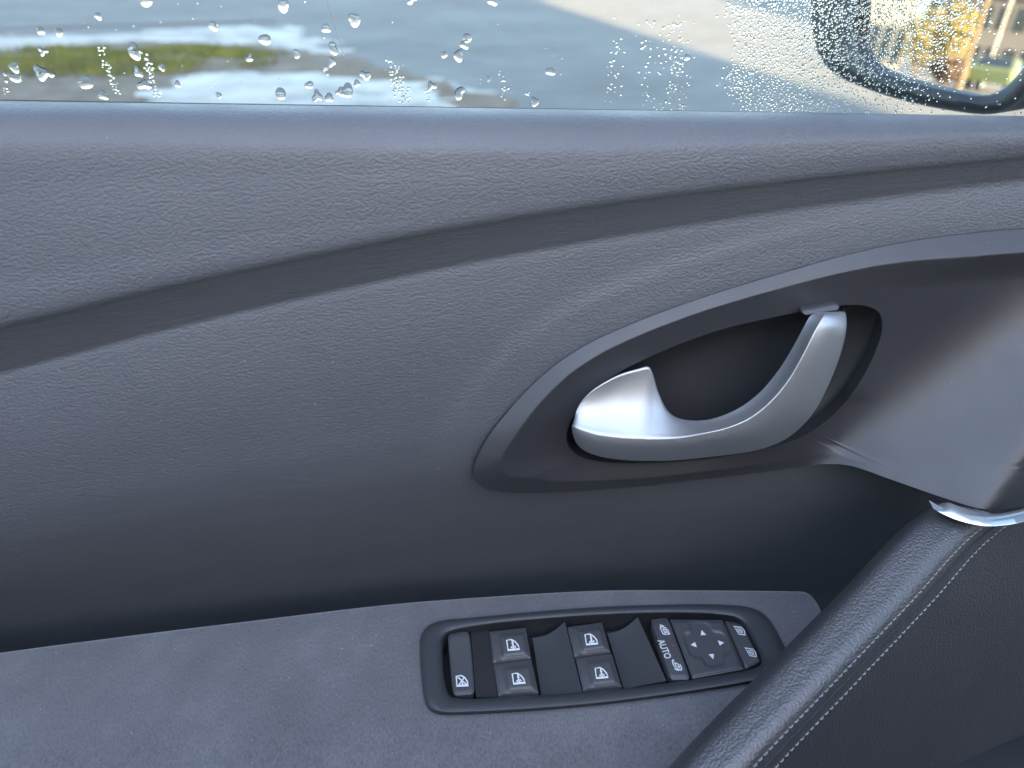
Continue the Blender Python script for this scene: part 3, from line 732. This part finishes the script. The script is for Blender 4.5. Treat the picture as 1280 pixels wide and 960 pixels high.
# two rows of stitches
def surf_at(i_f, off_x):
    i0 = int(min(max(i_f, 0), ns - 2)); fr_ = i_f - i0
    kk = np.interp(off_x, sec_f[3:, 0], np.arange(3, len(sec_f))); k0 = int(min(kk, len(sec_f) - 2)); fk = kk - k0
    G0 = np.array(Gg[i0]); G1 = np.array(Gg[i0+1])
    return (G0[k0] * (1-fk) + G0[k0+1] * fk) * (1-fr_) + (G1[k0] * (1-fk) + G1[k0+1] * fk) * fr_
for off_x in (84, 106):
    path = np.array([surf_at(x, off_x) for x in np.linspace(0, ns - 1.001, 400)]); side = np.array([surf_at(x, off_x + 3) for x in np.linspace(0, ns - 1.001, 400)]) - path
    s = np.concatenate([[0], np.cumsum(np.linalg.norm(np.diff(path, axis=0), axis=1))]); mb = MB(); L = .0036; x = .001
    while x + L < s[-1]:
        a = np.array([np.interp(x + .0003, s, path[:, k]) for k in range(3)]); b = np.array([np.interp(x + L - .0006, s, path[:, k]) for k in range(3)])
        sd_ = np.array([np.interp(x, s, side[:, k]) for k in range(3)]); sd_ = sd_ / np.linalg.norm(sd_)
        nn = np.cross(b - a, sd_); nn /= np.linalg.norm(nn); nn = nn if nn[1] < 0 else -nn
        mid = (a + b) / 2 + nn * .0005
        mb.tube([a - nn * .0002 - sd_ * .00012, a * .7 + b * .3 + nn * .00035, mid * .5 + (a*.3+b*.7) * .5 + nn * .0002, b - nn * .0002 + sd_ * .00012], [.00014, .00026, .00026, .00014], 6); x += L
    t_ = mb.build('stitching', MT['thread'], grip); t_['kind'] = 'stuff'
# seam between the rows
mb = MB(); mb.tube([surf_at(x, 95) for x in np.linspace(0, ns - 1.001, 120)], .0006, 6); mb.build('seam', MT['matt'], grip)
# chrome collar where the grip meets the surround
def to_px(p):
    r = np.asarray(p) - np.array((0, 0, EYE)); dep = r[1] * CP - r[2] * SP
    return 640 + FPX * r[0] / dep, 480 - FPX * (r[2] * CP + r[1] * SP) / dep
gflat = np.array([p for row in Gg[-24:] for p in row[12:]]); gpx = np.array([to_px(p) for p in gflat]); gD = gflat[:, 1] - SK * gflat[:, 0]
def grip_D(px, row):
    d2 = ((gpx - np.array((px, row)))**2).sum(1); k = np.argsort(d2)[:6]; w = 1 / (d2[k] + 4); return float((gD[k] * w).sum() / w.sum())
CT_ = catmull([(1173,632), (1184,628), (1198,632.5), (1214,637.5), (1232,641.5), (1242,642.5), (1262,640), (1282,635.5), (1310,627), (1350,612)], 6)
CB_ = catmull([(1167,636), (1182,644), (1200,651), (1218,655.5), (1234,657.5), (1244,657.5), (1264,655.5), (1283,651.5), (1312,643), (1352,628)], 6)
G = []
sm = lambda L: np.array([np.mean(L[max(0, i-5):i+6]) for i in range(len(L))])
cD = pchip([1160, 1172, 1200, 1225, 1242, 1262, 1290, 1360], [.2985, .2945, .2868, .2808, .2785, .2790, .2806, .2860])
DT_ = [float(cD(p[0])) + .0022 for p in CT_]; DB_ = [float(cD(p[0])) - .0065 for p in CB_]
for a, b, da, db in zip(CT_, CB_, DT_, DB_):
    A, B = PD(a[0], a[1], da), PD(b[0], b[1], db); out = np.array((0, -.0005, .0004))
    G.append([A + np.array((0, .003, -.003)), A, A*.92 + B*.08 + out*.8, A*.5 + B*.5 + out, A*.08 + B*.92 + out*.8, B, B + np.array((0, .006, .001))])
grid_obj('chrome_collar', G, MT['chrome'], grip, sharp=50)

# ---- lower door trim and pocket below the grip
G = []
lowD = pchip([620, 700, 760, 820, 865, 890, 915, 940, 980, 1040, 1100], [.352, .342, .334, .324, .310, .298, .282, .266, .245, .225, .220])
for r in np.arange(640, 1101, 8.0):
    x0 = float(np.interp(r, base[::-1, 1], base[::-1, 0])) + 170
    G.append([PD(px, r, float(lowD(r))) for px in np.linspace(x0, 1700, 30)])
grid_obj('lower_trim', G, MT['matt'], door)

# ---- window seal, glass
Gd0, TILT = .436, .22
def P_pane(px, py, off=0.0):
    w = ray(px, py); zs_ = -.072
    t = (Gd0 + off - TILT * 0 + TILT * zs_) / (w[1] - SK * w[0] + TILT * w[2]); return w * t + np.array((0, 0, EYE))
PN = np.array((-SK, 1.0, TILT)); PN /= np.linalg.norm(PN)
c4 = [P_pane(-400, -420), P_pane(1750, -420), P_pane(1750, 200), P_pane(-400, 185)]
pane_o = mesh_obj('window_glass', c4 + [p + PN * .004 for p in c4], [(0,1,2,3), (4,5,6,7), (0,1,5,4), (1,2,6,5), (2,3,7,6), (3,0,4,7)], MT['pane'], door, False)
mb = MB(); mb.tube([P_pane(px, float(sil(px)) + 7, -.003) for px in np.arange(-300, 1640, 40)], .0032, 8); mb.build('window_seal', MT['matt'], door)

# ---- door mirror
MC = (1165, 70); d0 = ray(*MC); d0 /= np.linalg.norm(d0)
rdes = np.array((-.985, .10, .0)); rdes /= np.linalg.norm(rdes)
MN = rdes - d0; MN /= np.linalg.norm(MN)
w = ray(*MC); M0 = w * (.62 / w[1]) + np.array((0, 0, EYE))
camp = np.array((0, 0, EYE))
def PM(px, py, off=0.0):      # on the mirror plane, pushed off along its normal
    w = ray(px, py); t = ((M0 + MN * off - camp) @ MN) / (w @ MN); return w * t + camp
def mirror_to(px, py, dist):  # where the mirror shows at that pixel, dist metres on
    p = PM(px, py); w = ray(px, py); w = w / np.linalg.norm(w); r = w - 2 * (w @ MN) * MN; return p + r * dist, r
MG = [(1074,-60),(1072,0),(1070,40),(1073,62),(1080,75),(1098,87),(1153,105),(1200,115.5),(1225,119),(1242,117),(1258,107),(1272,93),(1290,66),(1312,20),(1326,-60),(1318,-130),(1270,-150),(1130,-140),(1086,-118)]
MO = [(1018,-60),(1013,0),(1015,36),(1024,70),(1042,92),(1078,109),(1130,126),(1190,138.5),(1235,143),(1262,137),(1286,116),(1310,84),(1336,30),(1352,-60),(1346,-150),(1290,-185),(1120,-178),(1040,-140)]
mgc = resample(catmull(MG, 6, True), 120, True); moc = resample(catmull(MO, 6, True), 120, True)
k0 = np.argmin(np.hypot(*(moc - mgc[0]).T)); moc = np.roll(moc, -k0, axis=0)
mirror = empty('door_mirror', (0, 0, 0)); attach(mirror, door)
mg_o = mesh_obj('mirror_glass', [PM(*p, -.004) for p in mgc] , [tuple(range(120))], MT['mirror'], mirror, False)
RM = []
for f_, off in [(1.0, -.007), (1.0, .002), (.94, .006), (.8, .008), (.55, .010), (.3, .009), (.12, .004), (.02, -.004), (0, -.012)]:
    RM.append([PM(*(a * f_ + b * (1 - f_)), off) for a, b in zip(mgc, moc)])
mc_ = np.mean([PM(*p) for p in moc], axis=0)
for s_, bk in [(.98, .03), (.92, .06), (.80, .085), (.6, .10), (.3, .108)]:
    RM.append([mc_ + (PM(*p) - mc_) * s_ - MN * bk for p in moc])
grid_obj('mirror_housing', RM, MT['mirror_shell'], mirror, wrap=True, sharp=50)

# ------------------------------------------------------------------ what the mirror shows: the sunlit yard behind the car
def ground_at(px, py, dist):
    p, r = mirror_to(px, py, dist); return np.array((p[0], p[1], 0))
def building(name, px0, px1, dist, h, wall, label, floors, nwin):
    a, b = ground_at(px0, 70, dist), ground_at(px1, 70, dist); ex = (b - a); L = np.linalg.norm(ex); ex /= L; ey = np.array((ex[1], -ex[0], 0))
    if ey[0] > 0: ey = -ey   # back away from the car
    e = empty(name, tuple((a + b) / 2))
    def bx(u0, u1, v0, v1, z0, z1):
        V = [a + ex * u + ey * v + np.array((0, 0, z)) for u in (u0, u1) for v in (v0, v1) for z in (z0, z1)]
        return V, [(0,1,3,2), (4,6,7,5), (0,4,5,1), (2,3,7,6), (0,2,6,4), (1,5,7,3)]
    mesh_obj('wall', *bx(0, L, 0, 8, 0, h), wall, e, False); mesh_obj('roof', *bx(-.3, L + .3, -.3, 8.3, h + .003, h + .5), MT['roof'], e, False)
    for f in range(floors):
        for k in range(nwin):
            u = L * (k + .5) / nwin; z = h * (f + .5) / floors; ww = L / nwin * .32; hh = h / floors * .28
            mesh_obj('window', *bx(u - ww, u + ww, -.04, .05, z - hh, z + hh), MT['dark_glass'], e, False)
    tag(e, label, 'building')
building('office_building', 1140, 1345, 78, 6.0, MT['render_wall'], 'long pale building with a grey roof reflected in the mirror', 2, 9)
building('white_house', 1062, 1128, 48, 9.0, MT['white_wall'], 'sunlit white house reflected at the outer side of the mirror', 3, 4)
def leafy(mb, c, rx, rz, n, s):
    for _ in range(n):
        d = Vector((random.gauss(0,1), random.gauss(0,1), random.gauss(0,1))).normalized() * random.random()**.4
        p = Vector(c) + Vector((d.x*rx, d.y*rx, d.z*rz)); a = Vector((random.gauss(0,1), random.gauss(0,1), random.gauss(0,1))).normalized() * s; b = a.orthogonal().normalized() * s * .6
        mb.add([p - a, p + b, p + a, p - b], [(0,1,2,3)])
def shrub(px, dist, h, r, mat, name, label):
    g0 = ground_at(px, 80, dist); e = empty(name, tuple(g0)); mb = MB()
    leafy(mb, (g0[0], g0[1], h * .62), r, h * .42, 900, .12); mb.build('foliage', mat, e, False)
    mb = MB()
    for k in range(5): mb.tube([(g0[0], g0[1], 0), (g0[0] + random.gauss(0, r*.4), g0[1] + random.gauss(0, r*.4), h * .7)], [.03, .012], 5)
    mb.build('stem', MT['bark'], e); tag(e, label, 'shrub', 'shrubs shown in the mirror')
shrub(1148, 46, 3.2, 1.3, MT['yellow_leaf'], 'shrub', 'rounded yellow shrub reflected beside the white house')
shrub(1180, 42, 3.4, .9, MT['yellow_leaf'], 'shrub', 'small bright yellow shrub reflected mid mirror')
shrub(1188, 40, 1.2, .8, MT['brown_leaf'], 'shrub', 'low brown bush reflected at the foot of the tree')
def bare_tree(px, dist, h):
    g0 = Vector(ground_at(px, 80, dist)); e = empty('bare_tree', g0); mb = MB()
    mb.tube([g0, g0 + Vector((.05, .05, h*.4)), g0 + Vector((-.05, .1, h*.75)), g0 + Vector((.1, .1, h))], [.11, .09, .06, .02], 8); mb.build('trunk', MT['bark'], e)
    mb = MB()
    for k in range(16):
        z = random.uniform(.42, .95) * h; a = random.random() * 6.28; L = (h - z) * .5 + .5; p = g0 + Vector((0, .08, z)); q = p + Vector((math.cos(a) * L * .5, math.sin(a) * L * .5, L * .7)); t = q + Vector((math.cos(a+.4) * L * .3, math.sin(a+.4) * L * .3, L * .5))
        mb.tube([p, q, t], [.035, .022, .008], 5)
        for s in range(4):
            f = random.uniform(.3, 1); b = p.lerp(q, f); mb.tube([b, b + Vector((random.gauss(0,.25), random.gauss(0,.25), random.uniform(.2,.5)))], [.012, .004], 4)
    mb.build('branch', MT['bark'], e); tag(e, 'thin bare tree reflected in the door mirror', 'tree')
bare_tree(1208, 36, 8.0)
g0 = ground_at(1236, 80, 50); mb = MB().tube([(g0[0], g0[1], 0), (g0[0], g0[1], 5.2)], [.07, .05], 10); e = empty('lamp_post', tuple(g0)); mb.build('pole', MT['white_paint'], e)
mb = MB().tube([(g0[0], g0[1], 5.15), (g0[0], g0[1] + .3, 5.3), (g0[0], g0[1] + .8, 5.3)], [.05, .05, .09], 10); mb.build('lamp_head', MT['white_paint'], e); tag(e, 'white lamp post reflected behind the bare tree', 'lamp post')
def parked_car(px, dist, paint, label, ang=0):
    g0 = ground_at(px, 90, dist); e = empty('parked_car', tuple(g0)); ca, sa = math.cos(ang), math.sin(ang)
    def W(x, y, z): return (g0[0] + x*ca - y*sa, g0[1] + x*sa + y*ca, z)
    prof = [(-2.0,.35),(-2.05,.75),(-1.9,.95),(-1.2,1.02),(-.6,1.45),(.9,1.48),(1.7,1.05),(2.0,.95),(2.05,.4)]
    V = [W(x, s*.85*(1 - .12*(z > 1.2)), z) for s in (-1, 1) for x, z in prof]; n = len(prof)
    mesh_obj('body', V, [tuple(range(n)), tuple(range(n, 2*n))] + [(i, (i+1) % n, n + (i+1) % n, n + i) for i in range(n)], paint, e, True, 30)
    for s in (-1, 1): mesh_obj('side_window', [W(x, s*y, z) for x, y, z in [(-1.0,.862,1.05),(1.4,.862,1.05),(.85,.77,1.42),(-.5,.77,1.42)]], [(0,1,2,3)], MT['dark_glass'], e, False)
    mesh_obj('rear_window', [W(x, y, z) for x, y, z in [(1.69,-.7,1.08),(1.69,.7,1.08),(.99,.62,1.46),(.99,-.62,1.46)]], [(0,1,2,3)], MT['dark_glass'], e, False)
    for x in (-1.3, 1.3):
        for s in (-1, 1): mb = MB().tube([W(x, s*.68, .33), W(x, s*.87, .33)], .33, 18); mb.build('wheel', MT['tyre'], e)
    tag(e, label, 'car', 'cars parked behind, shown in the mirror')
parked_car(1246, 44, MT['green_car'], 'yellow green car reflected low in the mirror', .1)
parked_car(1206, 62, MT['blue_car'], 'dark blue grey car reflected behind the tree', .1)

# ------------------------------------------------------------------ water on the window
def dome(r, n=24, m=8, flat=.5, el=1.0, jit=.12):
    V = [(0, 0, flat * r)]; F = []; ph = random.random() * 6.28; a3 = random.gauss(0, jit); a2 = random.gauss(0, jit)
    for i in range(1, m + 1):
        q = (i / m)**.8
        for k in range(n):
            a = 2 * math.pi * k / n; rr = r * (1 + a2 * math.cos(2*a + ph) + a3 * math.cos(3*a + 2*ph))
            V.append((q * math.cos(a) * rr, q * math.sin(a) * rr * el, (1 - q * q)**.85 * flat * r))
    for k in range(n): F.append((0, 1 + k, 1 + (k+1) % n))
    for i in range(m - 1):
        for k in range(n): F.append((1 + i*n + k, 1 + (i+1)*n + k, 1 + (i+1)*n + (k+1) % n, 1 + i*n + (k+1) % n))
    F.append(tuple(1 + (m-1)*n + k for k in range(n))); return V, F
ax = np.array((1.0, SK, 0)); ax /= np.linalg.norm(ax); ay = np.cross(PN, ax)   # ay points up the glass
if ay[2] < 0: ay = -ay
def stick(V, px, py):
    o = P_pane(px, py) + PN * .0042; return [o + ax * x + ay * y + PN * z for x, y, z in V]
DROPS = [(165,68,8),(14,88,6.5),(15,101,7),(48,95,8),(60,97,4),(104,107,8.5),(126,123,6),(265,36,5.5),(330,53,8),(353,10,7),(407,39,6),(311,76,5),(370,71,5),(350,121,7),(272,123,4),(396,124,6.5),(411,126,6),(178,110,8),(170,94,5.5),(220,109,4),(120,24,4),(70,44,4.5),(47,42,4.5),(50,68,5),(180,5,7),(200,88,4),(386,110,6),
 (443,28,8),(416,64,7),(414,81,5),(585,51,6),(582,59,6),(574,73,7),(556,72,4),(690,93,7),(457,98,6.5),(446,108,5),(540,111,5.5),(575,120,8),(434,117,8),(425,119,6),(670,131,6),(612,102,3.5),(617,5,6),(516,3,5),(862,75,4.5),(661,121,3)]
def ordinal(k):
    words = 'first second third fourth fifth sixth seventh eighth ninth tenth eleventh twelfth thirteenth fourteenth fifteenth sixteenth seventeenth eighteenth nineteenth twentieth'.split()
    return words[k]
def backdrop(x, y):
    if x > 430 and not (y > 95 and x < 610): return 'grey road'
    if y < 42: return 'far edge of the verge'
    if (y > 86 and x > 150): return 'lower snow patch'
    if x > 265 and y < 86: return 'upper snow bank'
    return 'yellow green grass'
byb = {}
for x, y, r in sorted(DROPS): byb.setdefault(backdrop(x, y), []).append((x, y, r))
PXM = .43 / FPX   # metres per pixel on the glass
for bk, L in byb.items():
    for k, (x, y, r) in enumerate(L):
        V, F = dome(r * PXM * .86, flat=random.uniform(.26, .4), el=random.uniform(.8, 1.3), jit=.16)
        o = mesh_obj('raindrop', stick(V, x, y), F, MT['water'], sharp=75)
        tag(o, f'clear raindrop on the window over the {bk}, {ordinal(k)} from the left', 'raindrop', 'raindrops on the side window')
# condensation: beads too many to count
bV, bF = [], []
def bead(px, py, r):
    if py > float(sil(px)) + 2: return
    V, F = dome(r * PXM, 8, 3, random.uniform(.34, .5), random.uniform(.75, 1.3), .1); k = len(bV); bV.extend(stick(V, px, py)); bF.extend([tuple(i + k for i in f) for f in F])
def density(px, py):
    d = float(smooth(905, 935, px + 8 * math.sin(py / 13)))
    d = max(d, .5 * float(smooth(800, 812, px) * (1 - smooth(866, 880, px)) * smooth(18, 45, py)) * (.55 + .45 * math.sin(px / 7)) )
    return d * (1 - .93 * float(smooth(1165, 1245, px + .5 * (py - 60)))) * (1 - .45 * float(smooth(1015, 1060, px) * smooth(70, 120, py)))
cell = 3.0
for px in np.arange(700, 1330, cell):
    for py in np.arange(-30, 150, cell):
        if random.random() < density(px, py) * .78: bead(px + random.uniform(-1.4, 1.4), py + random.uniform(-1.4, 1.4), random.uniform(.6, 1.7) * (1.12 if px > 1000 and py < 110 else 1))
for x0, y0, x1, y1, n, sp in [(120,60,146,124,70,4), (176,68,196,124,90,4.5), (488,78,506,134,130,8), (776,24,768,132,50,10), (402,68,408,100,14,3), (628,90,636,134,26,5), (2,95,2,122,20,4), (534,116,536,130,14,4)]:
    for _ in range(int(n * .65)):
        t = random.random(); bead(x0 + (x1-x0)*t + random.gauss(0, sp*.6), y0 + (y1-y0)*t, random.uniform(.6, 1.7))
for _ in range(60): bead(random.uniform(0, 800), random.uniform(0, 130), random.uniform(.4, .9))
k = mesh_obj('condensation', bV, bF, MT['water'], sharp=75); tag(k, 'fine misty water beads covering the window before the mirror', 'condensation', kind='stuff')

# a hair-fine scratch down the glass
mb = MB(); mb.tube([P_pane(x, y, -.0003) for x, y in [(404, -20), (410, 6), (419, 34), (428, 64), (434, 90)]], .00013, 5); mb.build('scratch', MT['thread'], pane_o)
